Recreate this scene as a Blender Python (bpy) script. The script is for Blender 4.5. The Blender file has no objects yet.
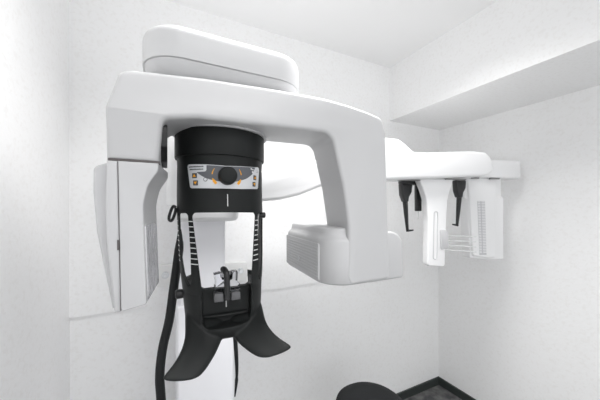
import bpy, bmesh, math, random
from mathutils import Vector, Matrix
from math import sin, cos, pi, radians, hypot

random.seed(4)
scene = bpy.context.scene
COL = scene.collection

# ------------------------------------------------------------------ materials
def principled(name, color, rough=0.5, metal=0.0, spec=0.5, coat=0.0, trans=0.0, ior=1.45):
    m = bpy.data.materials.new(name); m.use_nodes = True
    b = m.node_tree.nodes['Principled BSDF']
    b.inputs['Base Color'].default_value = (*color, 1)
    b.inputs['Roughness'].default_value = rough
    b.inputs['Metallic'].default_value = metal
    b.inputs['Specular IOR Level'].default_value = spec
    b.inputs['Coat Weight'].default_value = coat
    b.inputs['Coat Roughness'].default_value = 0.08
    b.inputs['Transmission Weight'].default_value = trans
    b.inputs['IOR'].default_value = ior
    return m

def noise_bump(m, scale, strength, dist, detail=3.0, c0=None, c1=None, lo=0.4, hi=0.6, cscale=None):
    nt = m.node_tree; b = nt.nodes['Principled BSDF']
    tc = nt.nodes.new('ShaderNodeTexCoord')
    n = nt.nodes.new('ShaderNodeTexNoise'); n.inputs['Scale'].default_value = scale; n.inputs['Detail'].default_value = detail
    nt.links.new(tc.outputs['Object'], n.inputs['Vector'])
    bp = nt.nodes.new('ShaderNodeBump'); bp.inputs['Strength'].default_value = strength; bp.inputs['Distance'].default_value = dist
    nt.links.new(n.outputs['Fac'], bp.inputs['Height']); nt.links.new(bp.outputs['Normal'], b.inputs['Normal'])
    if c0:
        n2 = nt.nodes.new('ShaderNodeTexNoise'); n2.inputs['Scale'].default_value = cscale or scale; n2.inputs['Detail'].default_value = detail
        nt.links.new(tc.outputs['Object'], n2.inputs['Vector'])
        r = nt.nodes.new('ShaderNodeValToRGB')
        r.color_ramp.elements[0].position = lo; r.color_ramp.elements[0].color = (*c0, 1)
        r.color_ramp.elements[1].position = hi; r.color_ramp.elements[1].color = (*c1, 1)
        nt.links.new(n2.outputs['Fac'], r.inputs['Fac']); nt.links.new(r.outputs['Color'], b.inputs['Base Color'])
    return m

M = {}
M['paper'] = noise_bump(principled('wallpaper', (.80, .80, .80), .75, spec=.3), 55, .16, .004, 2.5, (.85, .845, .84), (.88, .88, .88), .34, .48, 70)
M['ceil'] = noise_bump(principled('ceiling_paint', (.86, .86, .86), .8, spec=.3), 60, .15, .003)
M['floor'] = noise_bump(principled('mottled_vinyl', (.1, .1, .1), .55, spec=.35), 30, .1, .002, 5, (.06, .062, .064), (.20, .197, .195), .33, .70, 16)
M['base'] = principled('baseboard_vinyl', (.035, .042, .040), .5)
M['white'] = principled('white_plastic', (.80, .80, .805), .32, coat=.35)
M['armgrey'] = principled('arm_light_grey_plastic', (.50, .50, .507), .42, coat=.08)
M['cover'] = principled('cover_off_white_plastic', (.61, .61, .617), .38, coat=.2)
M['white2'] = principled('white_panel_plastic', (.51, .51, .52), .4, coat=.15)
M['column'] = principled('column_paint', (.86, .86, .89), .38, coat=.1)
M['seam'] = principled('seam_grey', (.10, .09, .09), .6)
M['greyslot'] = principled('grey_rubber', (.22, .22, .22), .6)
M['black'] = noise_bump(principled('black_plastic', (.010, .0112, .0112), .52, spec=.28), 900, .05, .0005)
M['gloss'] = principled('black_gloss', (.012, .012, .013), .36)
M['cable'] = principled('cable_black', (.010, .011, .012), .55, spec=.35)
M['dark'] = principled('panel_charcoal', (.095, .10, .112), .42)
M['plate'] = principled('panel_silver', (.60, .61, .63), .38, metal=.1)
M['orange'] = principled('panel_orange', (.80, .36, .02), .5)
M['print'] = principled('print_dark', (.06, .06, .065), .5)
M['lightprint'] = principled('print_white', (.72, .72, .72), .5)
M['clear'] = principled('clear_acrylic', (.93, .94, .97), .08, trans=1.0, ior=1.22)
M['greyfoot'] = principled('smoke_grey_plastic', (.10, .10, .105), .35)
M['steel'] = principled('steel', (.55, .56, .57), .28, metal=1)
M['bracket'] = principled('bracket_white', (.80, .80, .79), .5)
M['scale'] = principled('scale_grey', (.50, .50, .52), .4)
M['barclear'] = principled('frosted_clear', (.92, .92, .92), .3)
M['barclear'].node_tree.nodes['Principled BSDF'].inputs['Alpha'].default_value = .6
M['fabric'] = noise_bump(principled('black_upholstery', (.012, .013, .014), .7, spec=.3), 300, .3, .001)
M['chrome'] = principled('chrome', (.6, .6, .6), .2, metal=1)
M['lampframe'] = principled('lamp_frame', (.8, .8, .8), .5)
# brushed silver window of the detector
w = principled('sensor_film', (.62, .62, .64), .22, metal=.55)
noise_bump(w, 24, .6, .01, 5)
M['film'] = w

# ------------------------------------------------------------------ helpers
def link(o):
    COL.objects.link(o); return o

def root(name, label, cat, loc, group=None):
    e = bpy.data.objects.new(name, None); e.location = loc; e.empty_display_size = .05
    link(e); e['label'] = label; e['category'] = cat
    if group: e['group'] = group
    return e

def finish(me, angle=35):
    for p in me.polygons: p.use_smooth = True
    me.set_sharp_from_angle(angle=radians(angle))

def wloc(o):
    v = Vector((0, 0, 0))
    while o is not None:
        v += o.location; o = o.parent
    return v

def obj(name, bm, mat, parent=None, origin=None, angle=35, label=None):
    """link a bmesh given in world coordinates as one mesh object below parent"""
    bmesh.ops.recalc_face_normals(bm, faces=bm.faces)
    base = wloc(parent) if parent else Vector((0, 0, 0))
    if origin is None:
        vs = [v.co for v in bm.verts]
        origin = Vector(((min(v.x for v in vs) + max(v.x for v in vs)) / 2, (min(v.y for v in vs) + max(v.y for v in vs)) / 2, min(v.z for v in vs)))
    origin = Vector(origin)
    bmesh.ops.translate(bm, verts=bm.verts, vec=-origin)
    me = bpy.data.meshes.new(name); bm.to_mesh(me); bm.free()
    for mm in (mat if isinstance(mat, (list, tuple)) else [mat]): me.materials.append(mm)
    finish(me, angle)
    o = bpy.data.objects.new(name, me); link(o)
    o.parent = parent; o.location = origin - base
    if label: o['label'] = label
    return o

def structure(name, bm, mat):
    o = obj(name, bm, mat); o['kind'] = 'structure'; return o

def box(bm, x0, x1, y0, y1, z0, z1):
    vs = [bm.verts.new((x, y, z)) for z in (z0, z1) for y in (y0, y1) for x in (x0, x1)]
    for f in ((0, 1, 3, 2), (4, 6, 7, 5), (0, 4, 5, 1), (2, 3, 7, 6), (0, 2, 6, 4), (1, 5, 7, 3)):
        bm.faces.new([vs[i] for i in f])
    return bm

def fillet(pts, rad, n=6):
    """round the corners of a polygon; rad one value or one per corner"""
    if not isinstance(rad, (list, tuple)): rad = [rad] * len(pts)
    out = []; N = len(pts)
    for i in range(N):
        p = Vector(pts[i]); a = Vector(pts[i - 1]) - p; b = Vector(pts[(i + 1) % N]) - p
        la, lb = a.length, b.length; a.normalize(); b.normalize()
        ang = a.angle(b) if la > 0 and lb > 0 else pi
        r = rad[i]
        if r <= 1e-6 or ang > radians(177): out.append((p.x, p.y)); continue
        d = min(r / math.tan(ang / 2), la * .48, lb * .48); r = d * math.tan(ang / 2)
        c = p + (a + b).normalized() * (r / sin(ang / 2))
        s = p + a * d - c; e = p + b * d - c
        a0 = math.atan2(s.y, s.x); a1 = math.atan2(e.y, e.x); da = (a1 - a0 + pi) % (2 * pi) - pi
        for k in range(n + 1):
            t = a0 + da * k / n; out.append((c.x + r * cos(t), c.y + r * sin(t)))
    return out

def area(p): return .5 * sum(p[i - 1][0] * p[i][1] - p[i][0] * p[i - 1][1] for i in range(len(p)))

def offset(pts, d):
    """inset a ccw polygon by d"""
    N = len(pts); out = []
    for i in range(N):
        p = Vector(pts[i]); e0 = p - Vector(pts[i - 1]); e1 = Vector(pts[(i + 1) % N]) - p
        if e0.length < 1e-9: e0 = e1
        if e1.length < 1e-9: e1 = e0
        n0 = Vector((-e0.y, e0.x)).normalized(); n1 = Vector((-e1.y, e1.x)).normalized()
        m = n0 + n1
        m = n0 if m.length < 1e-6 else m.normalized()
        k = 1 / max(.35, m.dot(n0)); q = p + m * d * k
        out.append((q.x, q.y))
    return out

def slab(bm, outline, d0, d1, fn, bev=.008, bev0=None, seg=4, cuts=None):
    if cuts:                                       # build flat, slice so that it can bend, then map
        t = bmesh.new(); slab(t, outline, d0, d1, XY, bev, bev0, seg)
        for ax, val in cuts:
            no = (1, 0, 0) if ax == 'a' else (0, 1, 0) if ax == 'b' else (0, 0, 1)
            bmesh.ops.bisect_plane(t, geom=t.verts[:] + t.edges[:] + t.faces[:], plane_co=[c * val for c in no], plane_no=no, dist=1e-6)
        for v in t.verts: v.co = fn(*v.co)
        me = bpy.data.meshes.new('t'); t.to_mesh(me); t.free(); bm.from_mesh(me); bpy.data.meshes.remove(me)
        return bm
    p = list(outline)
    if area(p) < 0: p.reverse()
    if bev0 is None: bev0 = bev
    sg = 1 if d1 > d0 else -1
    rings = []
    if bev0 > 0:
        for k in range(seg + 1):
            t = pi / 2 * k / seg; rings.append((bev0 * (1 - sin(t)), d0 + sg * bev0 * (1 - cos(t))))
    else: rings.append((0, d0))
    if bev > 0:
        for k in range(seg + 1):
            t = pi / 2 * k / seg; rings.append((bev * (1 - cos(t)), d1 - sg * bev * (1 - sin(t))))
    else: rings.append((0, d1))
    R = []
    for o, d in rings:
        q = offset(p, o) if o > 1e-9 else p
        R.append([bm.verts.new(fn(a, b, d)) for a, b in q])
    N = len(p)
    for A, B in zip(R, R[1:]):
        for i in range(N):
            bm.faces.new((A[i - 1], A[i], B[i], B[i - 1]))
    bm.faces.new(R[0][::-1]); bm.faces.new(R[-1])
    return bm

def XZ(a, b, d): return (a, d, b)        # outline in the x-z plane, depth along y
def XY(a, b, d): return (a, b, d)
def YZ(a, b, d): return (d, a, b)

def tube(bm, pts, rads, n=10, flat=1.0, caps=True):
    """round tube through points with a radius at each"""
    if not isinstance(rads, (list, tuple)): rads = [rads] * len(pts)
    P = [Vector(p) for p in pts]; prev = None; ref = Vector((0, 1, 0)); up = None
    for i, p in enumerate(P):
        t = (P[min(i + 1, len(P) - 1)] - P[max(i - 1, 0)]).normalized()
        if up is None:
            up = ref if abs(t.dot(ref)) < .95 else Vector((1, 0, 0))
        u = (up - t * up.dot(t)).normalized(); v = t.cross(u); up = u
        ring = [bm.verts.new(p + (u * cos(2 * pi * k / n) * flat + v * sin(2 * pi * k / n)) * rads[i]) for k in range(n)]
        if prev:
            for k in range(n): bm.faces.new((prev[k - 1], prev[k], ring[k], ring[k - 1]))
        elif caps: bm.faces.new(ring[::-1])
        prev = ring
    if caps: bm.faces.new(prev)
    return bm

def smooth_path(pts, n=6):
    out = []
    P = [Vector(p) for p in pts]
    for i in range(len(P) - 1):
        p0, p1, p2, p3 = P[max(i - 1, 0)], P[i], P[i + 1], P[min(i + 2, len(P) - 1)]
        for k in range(n):
            t = k / n
            out.append(.5 * (2 * p1 + (p2 - p0) * t + (2 * p0 - 5 * p1 + 4 * p2 - p3) * t * t + (3 * p1 - p0 - 3 * p2 + p3) * t ** 3))
    out.append(P[-1]); return out

def lathe(bm, prof, fn, n=64):
    """closed solid of revolution; prof = [(r, z)], fn maps (r, angle, z) to a point"""
    prev = None; first = None
    for r, z in prof:
        ring = [bm.verts.new(fn(r, 2 * pi * k / n, z)) for k in range(n)]
        if prev:
            for k in range(n): bm.faces.new((prev[k - 1], prev[k], ring[k], ring[k - 1]))
        else: bm.faces.new(ring[::-1])
        prev = ring
    bm.faces.new(prev); return bm

def disc_fn(c, axis):
    """lathe about an arbitrary axis through c; z runs along axis"""
    ax = Vector(axis).normalized(); c = Vector(c)
    u = ax.cross(Vector((0, 0, 1)) if abs(ax.z) < .9 else Vector((1, 0, 0))).normalized(); v = ax.cross(u)
    return lambda r, a, z: c + ax * z + (u * cos(a) + v * sin(a)) * r

# ------------------------------------------------------------------ the room
BY, RX, LX, TOP = 1.51, 2.03, -.383, 2.5      # back wall, right wall, left wall, ceiling height
FY = -1.3
structure('floor', box(bmesh.new(), LX - .1, RX + .1, FY, BY + .1, -.1, 0), M['floor'])
structure('ceiling', box(bmesh.new(), LX - .1, RX + .1, FY, BY + .1, TOP, TOP + .1), M['ceil'])
structure('wall_back', box(bmesh.new(), LX - .1, RX + .1, BY, BY + .1, 0, TOP), M['paper'])
structure('wall_left', box(bmesh.new(), LX - .1, LX, FY, BY, 0, TOP), M['paper'])
structure('wall_right', box(bmesh.new(), RX, RX + .1, FY, BY, 0, TOP), M['paper'])
# thicker lining on the upper half of the back wall, its lower edge shows as a line
structure('trim_1', box(bmesh.new(), LX, RX, BY - .009, BY, .985, TOP), M['paper'])
# boxed-in beam along the right wall
structure('trim_2', box(bmesh.new(), 1.48, RX, FY, BY - .009, 2.108, TOP), M['paper'])
for nm, b in (('baseboard_back', (LX, RX, BY - .012, BY, 0, .06)), ('baseboard_left', (LX, LX + .012, FY, BY - .012, 0, .06)),
              ('baseboard_right', (RX - .012, RX, FY, BY - .012, 0, .06))):
    structure(nm, box(bmesh.new(), *b), M['base'])

# ------------------------------------------------------------------ wall rail with bolts behind the column
rail = root('mounting_rail', 'white mounting rail with two bolts on the back wall behind the column', 'bracket', (.16, BY - .009, 1.125))
obj('rail', slab(bmesh.new(), fillet([(-.045, 1.08), (.40, 1.055), (.40, 1.16), (-.045, 1.19)], .006, 3), BY - .0095, BY - .03, XZ, .003, 0, 2), M['bracket'], rail)
for bx, bz in ((-.008, 1.136), (.362, 1.118)):
    b = bmesh.new()
    lathe(b, [(.017, 0), (.017, .003), (.016, .004)], disc_fn((bx, BY - .03, bz), (0, -1, 0)), 24)
    lathe(b, [(.0105, .004), (.0105, .011), (.009, .0125)], disc_fn((bx, BY - .03, bz), (0, -1, 0)), 6)
    obj('bolt', b, M['steel'], rail, label='grey steel hex bolt')

# ------------------------------------------------------------------ the x-ray machine
XR = root('dental_xray_machine', 'white panoramic dental x-ray machine with black face frame and side arm', 'x-ray machine', (.16, 1.3, 0))

# column: fixed lower shaft, sliding upper shaft
b = bmesh.new()
slab(b, fillet([(.036, 1.2), (.265, 1.2), (.265, 1.475), (.036, 1.475)], .012, 4), 0, 1.06, XY, .004, 0, 2)
box(b, .06, .24, 1.47, BY - .03, .9, 1.04)
col = obj('column', b, M['column'], XR)
obj('foot_plate', slab(bmesh.new(), fillet([(-.02, 1.0), (.32, 1.0), (.32, 1.49), (-.02, 1.49)], .03, 5), 0, .025, XY, .006, 0, 2), M['column'], XR)
b = bmesh.new()
slab(b, fillet([(.05, 1.215), (.232, 1.215), (.232, 1.44), (.05, 1.44)], .012, 4), 1.06, 1.86, XY, .004, 0, 2)
obj('upper_column', b, M['column'], XR)
# carriage riding on the column
b = bmesh.new()
slab(b, fillet([(-.002, 1.185), (.30, 1.185), (.30, 1.34), (-.002, 1.34)], .02, 5), 1.476, 1.84, XY, .012, .006, 3)
obj('carriage', b, M['white'], XR)
# short arm below the carriage that carries the face frame
b = bmesh.new()
slab(b, fillet([(.02, 1.14), (.285, 1.15), (.285, 1.28), (.02, 1.28)], [.03, .06, .03, .03], 8), 1.410, 1.477, XY, .008, .02, 4)
obj('chin_arm', b, M['white'], XR)
# overhead arm from the carriage to the pivot
b = bmesh.new()
slab(b, fillet([(.06, .88), (.24, .88), (.24, 1.28), (.06, 1.28)], .04, 5), 1.74, 1.845, XY, .02, .02, 3)
obj('overhead_arm', b, M['white'], XR)

# pivot cover on top
plan = fillet([(-.053, .660), (.352, .660), (.352, .97), (-.053, .97)], .085, 14)
b = bmesh.new()
slab(b, plan, 1.806, 1.886, XY, .026, .002, 6)
pc = obj('pivot_cover', b, M['cover'], XR)
b = bmesh.new()
pl0 = offset(plan if area(plan) > 0 else plan[::-1], .004)
def flare(a, bb, d):
    k = (1.805 - d) / .045; k = max(0, min(1, k)); k = k * k * .12 + k * .22
    return (.145 + (a - .145) * (1 - k * .50), .80 + (bb - .80) * (1 - k), d)
R = []
for z in [1.805 - .005 * i for i in range(12)]:
    R.append([b.verts.new(flare(x, y, z)) for x, y in pl0])
for A_, B_ in zip(R, R[1:]):
    for i in range(len(pl0)): b.faces.new((A_[i - 1], A_[i], B_[i], B_[i - 1]))
b.faces.new(R[0][::-1]); b.faces.new(R[-1])
obj('cover_skirt', b, M['cover'], pc)
b = bmesh.new()
slab(b, offset(pl0, .0035), 1.8035, 1.8075, XY, 0, 0, 1)
obj('cover_seam', b, M['seam'], pc)

# rotating c-shaped arm
F, K = .635, .80
out = [(-.107, 1.5635), (-.1085, 1.668), (-.086, 1.755), (.08, 1.770), (.25, 1.774), (.39, 1.773), (.47, 1.767), (.535, 1.759), (.600, 1.747),
       (.613, 1.70), (.6205, 1.49), (.630, 1.243), (.475, 1.241), (.466, 1.262), (.470, 1.41), (.450, 1.53), (.410, 1.676), (.06, 1.668), (-.008, 1.655), (-.016, 1.5635)]
rad = [0, .06, .030, .1, .1, .1, .1, .1, .026, .04, .2, .018, .02, .03, .2, .2, .035, .1, .020, 0]
outl = fillet(out, rad, 8)
def arm_map(a, z, d):
    # back flank opens slightly, the beam leans back above a crease that fades to the right
    k = (d - F) / (K - F)
    if a > .30 and z < 1.70: a += .026 * k * min(1, (a - .30) / .1) * (1 if a < .54 else 0)
    if a < .05 and z < 1.70: a += .006 * k * (1 if a > -.05 else 0)
    y = d
    zc = 1.664 - .004 * a
    fade = max(0, min(1, (.42 - a) / .40))
    lean = max(0, z - zc) * (.20 * fade + .03)
    drop = max(0, zc - z) * .05 * fade
    return (a, y + (lean + drop) * (1 - k), z)
b = bmesh.new()
slab(b, outl, K, F, arm_map, .012, .010, 5, cuts=[('b', 1.658), ('b', 1.664), ('b', 1.670), ('b', 1.70), ('b', 1.73), ('a', .10), ('a', .20), ('a', .30), ('a', .40), ('a', .54)])
arm = obj('rotating_arm', b, M['armgrey'], XR, angle=50)
b = bmesh.new()
lathe(b, [(.13, 1.667), (.13, 1.77)], lambda r, t, z: (.14 + r * cos(t), .80 + r * sin(t), z), 48)
obj('pivot_hub', b, M['armgrey'], arm)
# dark recess on the inner flank of the left block
b = bmesh.new()
slab(b, fillet([(.655, 1.655), (.72, 1.64), (.775, 1.60), (.775, 1.567), (.70, 1.575), (.655, 1.60)], .012, 4), -.020, .0005, YZ, .002, 0, 2)
obj('flank_recess', b, M['gloss'], arm, label='glossy black recess on inner flank')

# detector head on the left
b = bmesh.new()
prof = fillet([(-.087, 1.561), (-.082, 1.262), (-.038, 1.270), (-.041, 1.36), (-.0445, 1.475), (-.036, 1.515), (-.017, 1.545), (-.017, 1.561)],
              [0, .005, .005, .2, .09, .06, .02, 0], 8)
def head_map(a, z, d):
    k = (d - F) / .165
    a += .019 * k * max(0, min(1, (a + .08) / .03))
    return (a, d, z)
slab(b, prof, K, F, head_map, .003, .003, 3)
head = obj('sensor_head', b, M['white2'], XR, angle=30)
b = bmesh.new()
shell = fillet([(-.0870, 1.561), (-.108, 1.561), (-.1325, 1.551), (-.1330, 1.50), (-.127, 1.42), (-.101, 1.262), (-.0825, 1.262)], [0, .012, .012, .05, .1, 0, 0], 5)
slab(b, shell, .80, .662, XZ, .008, .006, 4)
step = fillet([(-.0878, 1.561), (-.1055, 1.561), (-.108, 1.49), (-.106, 1.40), (-.093, 1.262), (-.0828, 1.262)], [0, 0, .06, .06, 0, 0], 5)
slab(b, step, .70, .6355, XZ, .005, .002, 3)
obj('side_shell', b, M['white2'], head)
b = bmesh.new()
slab(b, [(-.0884, 1.56), (-.0834, 1.264), (-.0816, 1.264), (-.0866, 1.56)], .70, .6385, XZ, 0, 0, 1)
box(b, -.104, -.014, .641, .79, 1.5605, 1.5665)
box(b, -.0882, -.0848, .6350, .64, 1.385, 1.405)
obj('seam', b, M['seam'], head, label='dark seam between shell and front panel')
b = bmesh.new()
def win(y, z, o): # on the slanted inner flank
    k = (y - F) / .165
    zz = (1.561 - z)
    base = -.0445 + max(0, min(1, (1.475 - z) / .115)) * .0035 + max(0, min(1, (1.36 - z) / .09)) * .003
    return (base + .019 * k + o, y, z)
slab(b, fillet([(.648, 1.432), (.648, 1.276), (.785, 1.276), (.785, 1.432)], .006, 3), -.006, .0022, lambda a, z, d: win(a, z, d), .001, 0, 1)
obj('sensor_window', b, M['film'], head, label='silvery detector window')

# tube head at the foot of the right leg
b = bmesh.new()
plan_t = fillet([(.402, .6366), (.61, .6366), (.62, 1.0), (.43, 1.0)], [.080, .03, .03, .03], 8)
R = []
pt = plan_t if area(plan_t) > 0 else plan_t[::-1]
for o, z in ((.012, 1.240), (.004, 1.2425), (0, 1.248), (0, 1.30), (0, 1.362), (.002, 1.369), (.006, 1.374), (.012, 1.380), (.015, 1.388), (.017, 1.398), (.020, 1.402), (.026, 1.404)):
    R.append([b.verts.new((x, y, z + (.004 if z > 1.35 else 0))) for x, y in offset(pt, o)])
for A_, B_ in zip(R, R[1:]):
    for i in range(len(pt)): b.faces.new((A_[i - 1], A_[i], B_[i], B_[i - 1]))
b.faces.new(R[0][::-1]); b.faces.new(R[-1])
tube_head = obj('tube_head', b, M['armgrey'], XR, angle=40)
# ribbed cover on the side that faces the patient
b = bmesh.new()
def flank(y, z, d):
    return (.402 + (y - .6365) * .028 / .3635 - d, y, z)
slab(b, fillet([(.70, 1.249), (.992, 1.249), (.992, 1.360), (.70, 1.360)], .006, 3), -.005, .002, flank, .0015, 0, 2)
zr = 1.256
while zr < 1.345:
    slab(b, [(.704, zr), (.988, zr), (.988, zr + .0055), (.704, zr + .0055)], .0015, .0030, flank, .0010, 0, 2)
    zr += .0095
obj('ribbed_cover', b, M['armgrey'], tube_head)
b = bmesh.new()
slab(b, fillet([(.850, 1.283), (.860, 1.283), (.860, 1.295), (.850, 1.295)], .002, 2), 0, .0066, flank, .001, 0, 1)
obj('marker', b, M['scale'], tube_head, label='small grey square marker')
b = bmesh.new()
slab(b, fillet([(.57, 1.228), (.728, 1.228), (.724, 1.352), (.705, 1.376), (.68, 1.388), (.57, 1.39)], [.01, .012, .03, .02, .03, .01], 6), .96, .672, XZ, .008, .008, 3)
obj('rear_cover', b, M['armgrey'], tube_head)

# ------------------------------------------------------------------ black face frame hanging from the arm
CX, CY = .14, .80
PS = radians(4)
def fw(lx, ly, z):
    lx += max(0, 1.50 - z) * .019                  # the frame hangs a touch off plumb
    return Vector((CX + lx * cos(PS) - ly * sin(PS), CY - lx * sin(PS) - ly * cos(PS), z))
def ring_y(z):                                     # the lower half leans forward
    return 0 if z > 1.45 else min(1, (1.45 - z) / .25) * .018
def cyl(r, t, z): return fw(r * sin(t), ring_y(z) + r * cos(t), z)

profile = [(.1215, 1.674), (.1225, 1.671), (.1225, 1.603), (.1215, 1.600), (.117, 1.599), (.1165, 1.59), (.116, 1.58), (.1165, 1.55), (.117, 1.50), (.1175, 1.45),
           (.1155, 1.40), (.1135, 1.34), (.111, 1.29), (.107, 1.25), (.1045, 1.21), (.102, 1.18), (.102, 1.158), (.099, 1.146), (.090, 1.138)]
b = bmesh.new(); lathe(b, profile, cyl, 96)
solid = obj('face_frame', b, M['black'], XR, origin=(CX, CY, 1.12), angle=40)
def cutter(bm):
    bmesh.ops.recalc_face_normals(bm, faces=bm.faces)
    me = bpy.data.meshes.new('cut'); bm.to_mesh(me); bm.free()
    o = bpy.data.objects.new('cut', me); link(o); return o
cuts = []
b = bmesh.new()
lathe(b, [(.100, 1.262), (.1065, 1.30), (.1085, 1.34), (.1105, 1.40), (.112, 1.45), (.1055, 1.50), (.105, 1.59)], cyl, 96); cuts.append(cutter(b))
# front window between the two front legs
b = bmesh.new()
slab(b, fillet([(-.080, 1.457), (.080, 1.457), (.060, 1.258), (-.060, 1.258)], [.012, .012, .010, .010], 6), .01, .25, lambda a, z, d: fw(a, d, z), 0, 0); cuts.append(cutter(b))
# slots in both flanks
b = bmesh.new()
slab(b, fillet([(.029, 1.455), (.076, 1.455), (.083, 1.35), (.083, 1.285), (.073, 1.262), (.056, 1.285), (.033, 1.35)], [.010, .010, .1, .02, .008, .02, .05], 5), -.25, .25, lambda a, z, d: fw(d, a, z), 0, 0); cuts.append(cutter(b))
# open back
b = bmesh.new()
slab(b, fillet([(-.25, 1.452), (.25, 1.452), (.25, 1.27), (-.25, 1.27)], 0.001, 1), -.012, -.25, lambda a, z, d: fw(a, d, z), 0, 0); cuts.append(cutter(b))
b = bmesh.new()
slab(b, fillet([(-.083, 1.30), (.083, 1.30), (.080, 1.175), (-.080, 1.175)], .01, 4), .058, -.25, lambda a, z, d: fw(a, d, z), 0, 0); cuts.append(cutter(b))
# chin tray: pocket in the front below the window
b = bmesh.new()
slab(b, fillet([(-.062, 1.27), (.062, 1.27), (.059, 1.172), (-.059, 1.168)], [.001, .001, .014, .014], 6), .072, .25, lambda a, z, d: fw(a, d, z), 0, 0); cuts.append(cutter(b))
def slice_box(z0, z1):
    return cutter(box(bmesh.new(), CX - .4, CX + .4, CY - .4, CY + .4, z0, z1))
def carve(o, cutters):
    for c in cutters:
        md = o.modifiers.new('b', 'BOOLEAN'); md.operation = 'DIFFERENCE'; md.solver = 'EXACT'; md.object = c
    bpy.context.view_layer.update()
    me = bpy.data.meshes.new_from_object(o.evaluated_get(bpy.context.evaluated_depsgraph_get()))
    o.modifiers.clear(); o.data = me
    return me
low = solid.copy(); link(low); low.name = 'chin_rest'
below, above = slice_box(.9, 1.250), slice_box(1.253, 1.9)
newme = carve(solid, cuts + [below]); newme.name = 'face_frame'
carve(low, cuts + [above])
for c in cuts + [below, above]: bpy.data.objects.remove(c)
finish(newme, 40)
frame = solid

def on_frame(outline, d0, d1, bev=0.0, seg=1, rr=None):
    """an outline drawn in (arc length, z) wrapped onto the collar"""
    bm = bmesh.new()
    slab(bm, outline, d0, d1, XY, bev, 0, seg)
    a0 = min(p[0] for p in outline); a1 = max(p[0] for p in outline)
    x = math.ceil(a0 / .006) * .006
    while x < a1:
        bmesh.ops.bisect_plane(bm, geom=bm.verts[:] + bm.edges[:] + bm.faces[:], plane_co=(x, 0, 0), plane_no=(1, 0, 0), dist=1e-6)
        x += .006
    for v in bm.verts:
        R0 = .1172 if rr is None else rr(v.co.y)
        v.co = cyl(R0 + v.co.z, v.co.x / R0, v.co.y)
    return bm

# tick marks on the legs
def leg_r(z):
    P_ = profile
    for (r0, z0), (r1, z1) in zip(P_, P_[1:]):
        if z0 >= z >= z1: return r1 + (r0 - r1) * ((z - z1) / max(1e-6, z0 - z1))
    return .1
for s in (-1, 1):
    for rear in (0, 1):
        b = bmesh.new()
        for i in range(9):
            z = 1.433 - .0132 * i
            hw = .080 - .020 * (1.457 - z) / .199; t0 = math.asin(hw / leg_r(z)) + .01
            t1 = math.acos(min(1, (.076 + .007 * min(1, (1.455 - z) / .105) - ring_y(z)) / leg_r(z))) - .005
            ta, tb = (1.35, 1.66) if rear else (t0, t1)
            n = 5; rows = []
            for k in range(n + 1):
                t = s * (ta + (tb - ta) * k / n)
                rows.append([b.verts.new(cyl(leg_r(zz) + o, t, zz)) for zz, o in ((z, -.001), (z, .0008), (z + .0021, .0008), (z + .0021, -.001))])
            for A_, B_ in zip(rows, rows[1:]):
                for q in range(4): b.faces.new((A_[q - 1], A_[q], B_[q], B_[q - 1]))
            b.faces.new(rows[0]); b.faces.new(rows[-1][::-1])
        obj('scale_marks', b, M['lightprint'], frame, label='white tick marks across a leg')
b = on_frame([(.0022, 1.472), (.0040, 1.472), (.0040, 1.502), (.0022, 1.502)], -.001, .0009)
obj('centre_line', b, M['lightprint'], frame, label='white centre line')
b = bmesh.new(); slab(b, [(-.0012, 1.206), (.0008, 1.206), (.0008, 1.236), (-.0012, 1.236)], .070, .0735, lambda a, z, d: fw(a, d, z), 0, 0)
obj('centre_line', b, M['lightprint'], frame, label='white centre line')
# raised lip round the chin tray floor
b = bmesh.new()
pts = [fw(.058 * cos(t), .074 + .006 * sin(t), 1.188) for t in [pi * k / 20 for k in range(21)]]
tube(b, pts, .004, 8)
obj('chin_tray', b, M['black'], frame)

# flared handles below the chin tray
secs = [((-.100, .030), (-.006, .060), 1.205, 1.166, .040), ((-.1005, .062), (-.004, .085), 1.187, 1.153, .040), ((-.098, .092), (-.008, .100), 1.170, 1.143, .036), ((-.097, .118), (-.015, .113), 1.157, 1.132, .028),
        ((-.105, .146), (-.028, .138), 1.142, 1.118, .020), ((-.120, .172), (-.046, .163), 1.131, 1.108, .015),
        ((-.136, .190), (-.060, .184), 1.125, 1.103, .012), ((-.139, .199), (-.082, .196), 1.118, 1.104, .008)]
def handle(s):
    bm = bmesh.new(); prev = None; n = 16
    for q, (l0, l1, z0, z1, th) in enumerate(secs):
        if s < 0:
            k = min(1, q / 4); z0 += .010 * k; z1 += .012 * k; l0 = (l0[0] * (1 + .06 * k), l0[1]); l1 = (l1[0] * (1 + .06 * k), l1[1])
        A_ = fw(l0[0] * s - .0065 * min(1, q / 4), l0[1], z0); B_ = fw(l1[0] * s - .0065 * min(1, q / 4), l1[1], z1)
        c = (A_ + B_) / 2; h = (B_ - A_) / 2
        ln = (fw(-.13 * s, .2, 1.10) - fw(-.05 * s, .06, 1.19)).normalized()
        up = ln.cross(h).normalized()
        if up.z < 0: up = -up
        ring = []
        for k in range(n):
            t = 2 * pi * k / n
            cx = math.copysign(abs(cos(t)) ** .6, cos(t)); sy = math.copysign(abs(sin(t)) ** .9, sin(t))
            ring.append(bm.verts.new(c + h * cx + up * (sy * th * .5 - th * .22 * (1 - abs(cx)) )))
        if prev:
            for k in range(n): bm.faces.new((prev[k - 1], prev[k], ring[k], ring[k - 1]))
        else: bm.faces.new(ring[::-1])
        prev = ring
    bm.faces.new(prev)
    return bm
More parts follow.
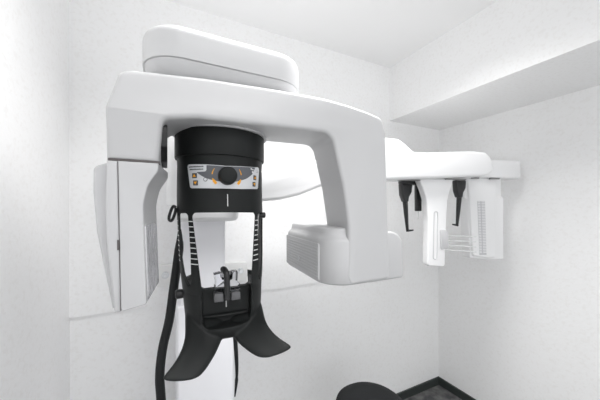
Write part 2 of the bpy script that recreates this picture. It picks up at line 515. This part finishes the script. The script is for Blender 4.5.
# the handles grow smoothly out of the chin rest: fuse, soften, then part them again
b = bmesh.new(); b.from_mesh(low.data)
for v in b.verts: v.co = v.co + Vector((CX, CY, 1.12))
for s in (1, -1):
    h = handle(s); bmesh.ops.recalc_face_normals(h, faces=h.faces)
    t = bpy.data.meshes.new('t'); h.to_mesh(t); h.free()
    o = bpy.data.objects.new('t', t); link(o); md = o.modifiers.new('s', 'SUBSURF'); md.levels = 2; md.render_levels = 2
    bpy.context.view_layer.update()
    t2 = bpy.data.meshes.new_from_object(o.evaluated_get(bpy.context.evaluated_depsgraph_get()))
    b.from_mesh(t2); bpy.data.objects.remove(o)
t = bpy.data.meshes.new('t'); b.to_mesh(t); b.free()
o = bpy.data.objects.new('t', t); link(o)
md = o.modifiers.new('r', 'REMESH'); md.mode = 'VOXEL'; md.voxel_size = .0024
md = o.modifiers.new('s', 'SMOOTH'); md.factor = .5; md.iterations = 10
bpy.context.view_layer.update()
fused = bpy.data.meshes.new_from_object(o.evaluated_get(bpy.context.evaluated_depsgraph_get()))
bpy.data.objects.remove(o); bpy.data.objects.remove(low)
def wing_side(p):
    for s in (1, -1):
        r0 = fw(-.060 * s, .105, 1.150); d0 = (fw(-.110 * s, .190, 1.112) - r0).normalized()
        if (p - r0).dot(d0) > .004 and (p - fw(0, .105, 1.15)).dot(fw(-1 * s, 0, 1.15) - fw(0, 0, 1.15)) > 0: return s
    return 0
for s, nm in ((0, 'chin_rest'), (1, 'handle'), (-1, 'handle')):
    b = bmesh.new(); b.from_mesh(fused)
    bmesh.ops.delete(b, geom=[f for f in b.faces if wing_side(f.calc_center_median()) != s], context='FACES')
    obj(nm, b, M['black'], frame, angle=80)

# loop on the left, clamp knobs
b = bmesh.new()
L = [(-.119, 1.468), (-.124, 1.472), (-.129, 1.465), (-.135, 1.446), (-.135, 1.436), (-.130, 1.434), (-.125, 1.442), (-.120, 1.458)]
pp = smooth_path([fw(x, .02, z) for x, z in L + L[:1]], 5)
tube(b, pp, .0038, 8, caps=True)
obj('temple_loop', b, M['gloss'], frame, label='black open loop lever on the left')
b = bmesh.new(); lathe(b, [(.007, -.012), (.0085, -.003), (.0085, .004), (.006, .006)], disc_fn(fw(.116, .028, 1.446), (1, -.1, 0)), 20)
obj('clamp_knob', b, M['gloss'], frame)
b = bmesh.new(); lathe(b, [(.010, -.02), (.0125, .004), (.0125, .014), (.009, .018)], disc_fn(fw(-.107, .012, 1.236), (-1, 0, .0)), 20)
obj('clamp_knob', b, M['gloss'], frame)

# control panel
cp = on_frame(fillet([(-.0905, 1.5165), (-.03, 1.5155), (.04, 1.5158), (.099, 1.519), (.107, 1.581), (.0843, 1.5765), (0, 1.5718), (-.0464, 1.5742), (-.1005, 1.576)],
                     [.006, .1, .1, .006, .008, .1, .1, .1, .006], 5), -.002, .0022, .0008, 2)
panel = obj('control_panel', cp, M['plate'], XR, angle=40)
b = on_frame(fillet([(-.0464, 1.5725), (-.0464, 1.5571), (-.0726, 1.5555), (-.0565, 1.5449), (-.0391, 1.5374), (-.0176, 1.5328), (.0038, 1.5314), (.0264, 1.5344), (.0519, 1.5425), (.0722, 1.556), (.0840, 1.5755), (0, 1.5705)],
                    [.001, .005, .001, .01, .05, .05, .05, .05, .05, .03, .001, .1], 4), .0016, .0026)
obj('dial_field', b, M['dark'], panel, label='charcoal field around the knob')
b = bmesh.new(); kn = cyl(.1190, .0026 / .1172, 1.547); ax = cyl(1, .022, 1.547) - cyl(0, 0, 1.547)
lathe(b, [(.0228, 0), (.0228, .004), (.0220, .012), (.0212, .020), (.0198, .0235), (.016, .0255), (.008, .0265)], disc_fn(kn, ax), 40)
obj('knob', b, M['black'], panel, label='round black control knob')
for a, z, up in ((-.0771, 1.5472, 1), (-.0742, 1.5292, -1), (.0825, 1.5484, 1), (.0794, 1.5307, -1)):
    w_ = .0066 if a < 0 else .0056
    bt = on_frame(fillet([(a - w_, z - .0062), (a + w_, z - .0062), (a + w_, z + .0062), (a - w_, z + .0062)], .001, 2), .0016, .0036, .0006, 1)
    # orange arrow on the button face
    n0 = len(bt.faces)
    ar = on_frame([(a - .0042, z - .0030 * up), (a + .0042, z - .0030 * up), (a, z + .0038 * up)], .0030, .0041)
    tmp = bpy.data.meshes.new('t'); ar.to_mesh(tmp); ar.free(); bt.from_mesh(tmp); bpy.data.meshes.remove(tmp)
    bt.faces.ensure_lookup_table()
    for f in list(bt.faces)[n0:]: f.material_index = 1
    obj('button', bt, [M['print'], M['orange']], panel, label='small dark button with an orange arrow pointing ' + ('up' if up > 0 else 'down'))
# small ring button
b = on_frame([(-.0489 + .0050 * cos(t), 1.5375 + .0050 * sin(t)) for t in [2 * pi * k / 20 for k in range(20)]], .0016, .0030)
n0 = len(b.faces)
b2 = on_frame([(-.0489 + .0036 * cos(t), 1.5375 + .0036 * sin(t)) for t in [2 * pi * k / 20 for k in range(20)]], .0026, .0036)
tmp = bpy.data.meshes.new('t'); b2.to_mesh(tmp); b2.free(); b.from_mesh(tmp)
b.faces.ensure_lookup_table()
for f in list(b.faces)[n0:]: f.material_index = 1
obj('lamp_button', b, [M['print'], M['plate']], panel, label='round pale button')
# printed arrows and lettering
def arc_strip(p0, p1, w0, w1):
    (x0, z0), (x1, z1) = p0, p1; dx, dz = x1 - x0, z1 - z0; l = hypot(dx, dz); nx, nz = -dz / l, dx / l
    return [(x0 + nx * w0, z0 + nz * w0), (x0 - nx * w0, z0 - nz * w0), (x1 - nx * w1, z1 - nz * w1), (x1 + nx * w1, z1 + nz * w1)]
def join_on(list_of_outlines, d0=.0018, d1=.0033):
    bm = bmesh.new()
    for ol in list_of_outlines:
        q = on_frame(ol, d0, d1); t = bpy.data.meshes.new('t'); q.to_mesh(t); q.free(); bm.from_mesh(t); bpy.data.meshes.remove(t)
    return bm
obj('dial_arrow', join_on([arc_strip((-.0275, 1.5645), (-.0315, 1.5575), .0004, .0009), arc_strip((-.0315, 1.5575), (-.0330, 1.5505), .0009, .0013),
                           arc_strip((-.0325, 1.5400), (-.0290, 1.5345), .0010, .0028), arc_strip((-.0290, 1.5345), (-.0235, 1.5270), .0033, .0030)]), M['orange'], panel, label='orange curved arrow left of the knob')
obj('dial_arrow', join_on([arc_strip((.0320, 1.5655), (.0355, 1.5585), .0004, .0009), arc_strip((.0355, 1.5585), (.0372, 1.5515), .0009, .0013),
                           arc_strip((.0362, 1.5400), (.0330, 1.5345), .0010, .0028), arc_strip((.0330, 1.5345), (.0285, 1.5270), .0033, .0030)]), M['orange'], panel, label='orange curved arrow right of the knob')
rows = []
for z, h, words in ((1.5693, .0034, ((-.0945, -.0540),)), (1.5628, .0034, ((-.0915, -.0860), (-.0850, -.0670), (-.0650, -.0540)))):
    for a0, a1 in words:
        x = a0
        while x < a1:
            wl = random.uniform(.0012, .0021); hh = h * random.uniform(.75, 1)
            rows.append([(x, z - h / 2), (x + wl, z - h / 2), (x + wl, z - h / 2 + hh), (x, z - h / 2 + hh)]); x += wl + .0006
obj('lettering', join_on(rows, .0018, .0026), M['print'], panel, label='two rows of tiny dark lettering')
rows = []
for a, z, w_, h in ((.0665, 1.5705, .0035, .004), (.0712, 1.5690, .0022, .003), (.0745, 1.5692, .0022, .003), (.0715, 1.5625, .0040, .005)):
    rows.append([(a, z - h / 2), (a + w_, z - h / 2), (a + w_, z + h / 2), (a, z + h / 2)])
obj('lettering', join_on(rows, .0018, .0030), M['lightprint'], panel, label='small pale symbols on the charcoal field')
rows = [[(.0905, 1.5632), (.0985, 1.5637), (.0985, 1.5645), (.0905, 1.5640)], [(.0915, 1.5672), (.0980, 1.5677), (.0980, 1.5685), (.0915, 1.5680)]]
obj('lettering', join_on(rows, .0018, .0026), M['print'], panel, label='small dark symbol at the right edge')

# bite block on the chin tray: its own removable thing
bc = fw(-.001, .088, 1.235)
BB = root('bite_block', 'clear plastic bite block with black hook in the chin rest', 'bite block', bc)
def bl(a, d, z): return fw(-.001 + a, .088 + d, z)
b = bmesh.new()
clear_o = fillet([(-.028, 1.250), (-.030, 1.268), (-.027, 1.272), (-.031, 1.300), (-.014, 1.303), (-.012, 1.286), (.012, 1.286), (.014, 1.304), (.029, 1.303), (.027, 1.276), (.033, 1.272), (.034, 1.252)], .002, 3)
slab(b, clear_o, -.014, .014, lambda a, z, d: bl(a, d, z), .002, None, 2)
obj('clear_block', b, M['clear'], BB, label='clear acrylic block')
b = bmesh.new()
tube(b, smooth_path([bl(.0, .019, 1.236), bl(.0, .019, 1.27), bl(.0, .019, 1.292), bl(-.001, .015, 1.303), bl(-.004, .004, 1.309), bl(-.007, -.004, 1.309)], 6), .0075, 12)
obj('hook', b, M['gloss'], BB, label='black hook')
for a in (-.020, .022):
    b = bmesh.new()
    slab(b, fillet([(a - .012, 1.231), (a + .012, 1.231), (a + .011, 1.252), (a - .011, 1.252)], .003, 3), -.014, .016, lambda x, z, d: bl(x, d, z), .002, None, 2)
    obj('foot', b, M['greyfoot'], BB, label='smoke grey foot')

# ------------------------------------------------------------------ long side arm for skull images
AX, AY = .30, 1.10
LN = hypot(1.21, .28); ux, uy = 1.21 / LN, -.28 / LN
def cp_(s, z, t): return (AX + s * ux - t * uy, AY + s * uy + t * ux, z)
b = bmesh.new()
o = [(-.06, 1.618), (.063, 1.625), (.156, 1.640), (.304, 1.682), (.46, 1.745), (.58, 1.789), (.64, 1.796), (.705, 1.795), (.735, 1.778), (.79, 1.736), (.86, 1.737), (1.0, 1.748), (1.14, 1.757), (1.215, 1.753),
     (1.247, 1.725), (1.268, 1.662), (1.22, 1.632), (1.0, 1.617), (.657, 1.598), (.45, 1.590), (.322, 1.563), (.222, 1.522), (.14, 1.502), (.063, 1.495), (-.06, 1.493)]
r = [.01, .1, .1, .2, .2, .06, .05, .04, .08, .03, .2, .2, .1, .03, .04, .025, .05, .2, .2, .1, .1, .1, .1, .1, .01]
slab(b, fillet(o, r, 6), .15, 0, cp_, .014, .014, 4)
ceph = obj('side_arm', b, M['white'], XR, angle=45)
for s0, s1, t in ((.735, .85, .05), (1.00, 1.12, .045)):
    b = bmesh.new()
    slab(b, [(s0, t - .012), (s1, t - .012), (s1, t + .012), (s0, t + .012)], 1.6035 + (s0 - .657) * .036, 1.5985 + (s0 - .657) * .036, lambda a, c, d: cp_(a, d, c), 0, 0)
    obj('guide_slot', b, M['greyslot'], ceph, label='dark slot in the underside')

b = bmesh.new()
slab(b, fillet([(.60, .165), (1.672, .165), (1.685, .30), (.60, .30)], [.02, .04, .05, .02], 6), 1.645, 1.754, lambda a, c, d: cp_(a, d, c), .014, .010, 4)
carrier = obj('sensor_carrier', b, M['white'], XR, angle=45)
for s0, s1 in ((1.30, 1.35), (1.43, 1.50)):
    b = bmesh.new(); slab(b, [(s0, .172), (s1, .172), (s1, .180), (s0, .180)], 1.650, 1.637, lambda a, c, d: cp_(a, d, c), 0, 0)
    obj('guide_slot', b, M['greyslot'], carrier, label='dark slot in the underside')
# detector panel hanging from the carrier
b = bmesh.new()
slab(b, fillet([(1.268, 1.648), (1.272, 1.525), (1.294, 1.515), (1.312, 1.166), (1.44, 1.147), (1.566, 1.146), (1.566, 1.525), (1.546, 1.538), (1.546, 1.648)], [0, .008, .010, .010, .02, .010, .010, .008, 0], 4),
     .26, .20, cp_, .008, .004, 3)
slab(b, fillet([(1.286, 1.646), (1.322, 1.178), (1.44, 1.158), (1.492, 1.162), (1.500, 1.646)], [0, .016, .02, .016, 0], 4), .23, .1885, cp_, .010, 0, 4)
plate = obj('sensor_panel', b, M['white'], XR, angle=40)
b = bmesh.new(); slab(b, [(1.353, 1.505), (1.408, 1.505), (1.420, 1.182), (1.368, 1.184)], .195, .1880, cp_, 0, 0)
strip = obj('scale_strip', b, M['scale'], plate, label='grey tick strip')
b = bmesh.new()
z = 1.498
while z > 1.19:
    for a0, a1 in ((.0, .018), (.026, .050)):
        sh = (1.505 - z) * .042
        slab(b, [(1.356 + a0 + sh, z), (1.356 + a1 + sh, z), (1.356 + a1 + sh, z + .0045), (1.356 + a0 + sh, z + .0045)], .190, .1875, cp_, 0, 0)
    z -= .0095
obj('scale_ticks', b, M['white'], plate)

# collimator blade hanging from the arm
b = bmesh.new()
slab(b, fillet([(.848, 1.612), (.872, 1.56), (.892, 1.505), (.901, 1.404), (.897, 1.182), (.905, 1.170), (.990, 1.163), (1.000, 1.168), (1.010, 1.404), (1.017, 1.505), (1.032, 1.56), (1.054, 1.616)],
               [0, .1, .1, .1, .008, .008, .008, .008, .1, .1, .1, 0], 5), .085, .045, cp_, .006, .004, 3)
blade = obj('collimator_blade', b, M['white'], XR, angle=40)
def channel(s0, z0, s1, z1, w_, r_):
    """thin raised rim round a groove"""
    bm = bmesh.new(); pts = []
    for k in range(13): t = pi * k / 12; pts.append((s0 + w_ * cos(t), z0 + w_ * sin(t)))
    for k in range(13): t = pi + pi * k / 12; pts.append((s1 + w_ * cos(t), z1 + w_ * sin(t)))
    tube(bm, [cp_(a, z, .0445) for a, z in pts + pts[:1]], r_, 6); return bm
obj('groove_rim', channel(.945, 1.436, .940, 1.215, .011, .0022), M['white2'], blade)
b = bmesh.new(); slab(b, fillet([(.968, 1.356), (1.012, 1.350), (1.016, 1.258), (.972, 1.252)], .008, 4), .055, .036, cp_, .003, 0, 2)
box_ = obj('blade_clip', b, M['white2'], blade)

# ear rods and nasion rest
def ear(s, t, sgn, zt):
    bm = bmesh.new()
    slab(bm, fillet([(s - .031, zt), (s + .031, zt), (s + .031, zt - .014), (s + .027, zt - .045), (s + .012, zt - .070), (s + .008, zt - .095), (s - .012, zt - .095), (s - .027, zt - .058)],
                    [.005, .005, .006, .015, .01, .005, .005, .02], 4), t + .018, t - .018, cp_, .004, .004, 2)
    P = [cp_(s - .001 * sgn, zt - .09, t), cp_(s + .004 * sgn, zt - .15, t), cp_(s + .012 * sgn, zt - .235, t), cp_(s + .014 * sgn, zt - .252, t)]
    tube(bm, P, [.0135, .0115, .0075, .007], 10)
    return bm
e = obj('ear_rod', ear(.820, .12, 1, 1.592), M['gloss'], XR)
b = bmesh.new(); tube(b, [cp_(.838, 1.345, .12), cp_(.868, 1.347, .12)], [.006, .004], 8); obj('ear_plug', b, M['gloss'], e)
b = bmesh.new(); slab(b, fillet([(.79, 1.606), (.93, 1.612), (.93, 1.588), (.87, 1.586), (.79, 1.592)], .002, 2), .14, .10, cp_, .003, None, 2); obj('crossbar', b, M['gloss'], e)
e2 = obj('ear_rod', ear(1.158, .12, -1, 1.618), M['gloss'], XR)
b = bmesh.new(); tube(b, [cp_(1.150, 1.368, .12), cp_(1.115, 1.374, .12)], [.006, .004], 8); obj('ear_plug', b, M['gloss'], e2)
b = bmesh.new(); slab(b, fillet([(.884, 1.60), (.916, 1.60), (.914, 1.448), (.886, 1.448)], .003, 3), .135, .112, cp_, .003, None, 2)
nr = obj('nasion_rest', b, M['gloss'], XR)
b = bmesh.new(); tube(b, [cp_(.900, 1.45, .123), cp_(.900, 1.405, .123)], [.003, .002], 8); obj('pin', b, M['barclear'], nr, label='thin translucent pin')
# four clear bars between blade and detector
for k in range(4):
    z0 = 1.315 - .026 * k; b = bmesh.new()
    tube(b, [cp_(1.05, z0, .13), cp_(1.33, z0 - .020 - .004 * k, .175)], .0028, 8)
    obj('guide_bar', b, M['barclear'], XR, label='thin clear plastic bar')

# ------------------------------------------------------------------ hanging cables
b = bmesh.new()
pp = smooth_path([(.036, .945, 1.40), (.036, .945, 1.37), (.034, .95, 1.331), (.018, .95, 1.205), (.006, .95, 1.112), (-.012, .95, 1.03), (-.0205, .95, .945), (-.017, .95, .866), (-.010, .95, .70), (-.03, .945, .40), (-.045, .94, .10), (-.06, .94, .016)], 6)
tube(b, pp, [.004 + .0095 * min(1, i / 12) for i in range(len(pp))], 12)
o = obj('cable', b, M['cable'], None); o['label'] = 'thick black cable hanging left of the column down to the floor'; o['category'] = 'cable'
b = bmesh.new()
pp = smooth_path([(.205, .93, 1.16), (.213, .98, 1.09), (.221, 1.0, 1.03), (.227, 1.0, .960), (.231, 1.0, .885), (.2305, 1.0, .83), (.224, 1.0, .77)], 5)
n = len(pp)
tube(b, pp, [.0035 + .0042 * sin(pi * min(1, i / n * 1.15)) if i < n * .8 else .0058 * (1 - (i - n * .8) / (n * .22)) + .0006 for i in range(n)], 10)
o = obj('strap', b, M['cable'], None); o['label'] = 'short thin black strap dangling below the face frame, tapering to a point'; o['category'] = 'strap'

# ------------------------------------------------------------------ stool
SX, SY, SZ = .95, 1.095, .464
ST = root('stool', 'round black padded stool seat in front of the back wall', 'stool', (SX, SY, 0))
b = bmesh.new()
lathe(b, [(.10, SZ - .085), (.16, SZ - .082), (.180, SZ - .065), (.186, SZ - .042), (.180, SZ - .020), (.162, SZ - .006), (.12, SZ), (.05, SZ + .003), (.01, SZ + .003)], lambda r, t, z: (SX + r * cos(t), SY + r * sin(t), z), 48)
obj('seat', b, M['fabric'], ST)
b = bmesh.new(); lathe(b, [(.028, .09), (.028, .28), (.018, .285), (.018, SZ - .08)], lambda r, t, z: (SX + r * cos(t), SY + r * sin(t), z), 24)
obj('post', b, M['chrome'], ST)
for k in range(5):
    t = 2 * pi * k / 5 + .3; d = Vector((cos(t), sin(t), 0)); c = Vector((SX, SY, 0))
    b = bmesh.new(); tube(b, [c + d * .02 + Vector((0, 0, .10)), c + d * .22 + Vector((0, 0, .07))], [.02, .014], 8)
    leg = obj('leg', b, M['gloss'], ST)
    b = bmesh.new(); lathe(b, [(.02, -.01), (.025, -.006), (.025, .006), (.02, .01)], disc_fn(c + d * .215 + Vector((0, 0, .0255)), d.cross(Vector((0, 0, 1)))), 18)
    tube(b, [c + d * .215 + Vector((0, 0, .03)), c + d * .215 + Vector((0, 0, .068))], .006, 8)
    obj('caster', b, M['gloss'], leg)

# ------------------------------------------------------------------ light
def area_light(name, loc, sx, sy, power, rot=(0, 0, 0), color=(1, 1, 1)):
    l = bpy.data.lights.new(name, 'AREA'); l.shape = 'RECTANGLE'; l.size = sx; l.size_y = sy; l.energy = power; l.color = color
    o = bpy.data.objects.new(name, l); o.location = loc; o.rotation_euler = rot; link(o); return o
for loc, sx_, sy_, pw in (((.54, .73, 2.485), 1.05, .30, 13), ((.40, -.40, 2.485), 1.15, .30, 9)):
    area_light('ceiling_light', loc, sx_, sy_, pw, color=(1, .995, .985)).data.spread = radians(125)
scene.cycles.max_bounces = 16; scene.cycles.diffuse_bounces = 10; scene.cycles.glossy_bounces = 4
wd = bpy.data.worlds.new('world'); scene.world = wd; wd.use_nodes = True
wd.node_tree.nodes['Background'].inputs['Color'].default_value = (.97, .985, 1, 1)
wd.node_tree.nodes['Background'].inputs['Strength'].default_value = 1.15

# ------------------------------------------------------------------ camera
cam = bpy.data.cameras.new('camera'); co = bpy.data.objects.new('camera', cam); link(co)
cam.sensor_width = 36; cam.lens = 270 / 600 * 36; cam.clip_start = .02
co.location = (0, 0, 1.47); co.rotation_euler = (radians(90), 0, radians(-26.2))
cam.shift_y = 7 / 600
scene.camera = co
scene.view_settings.view_transform = 'Standard'; scene.view_settings.look = 'None'
scene.view_settings.gamma = 1; scene.view_settings.use_curve_mapping = False
scene.view_settings.exposure = 0.33
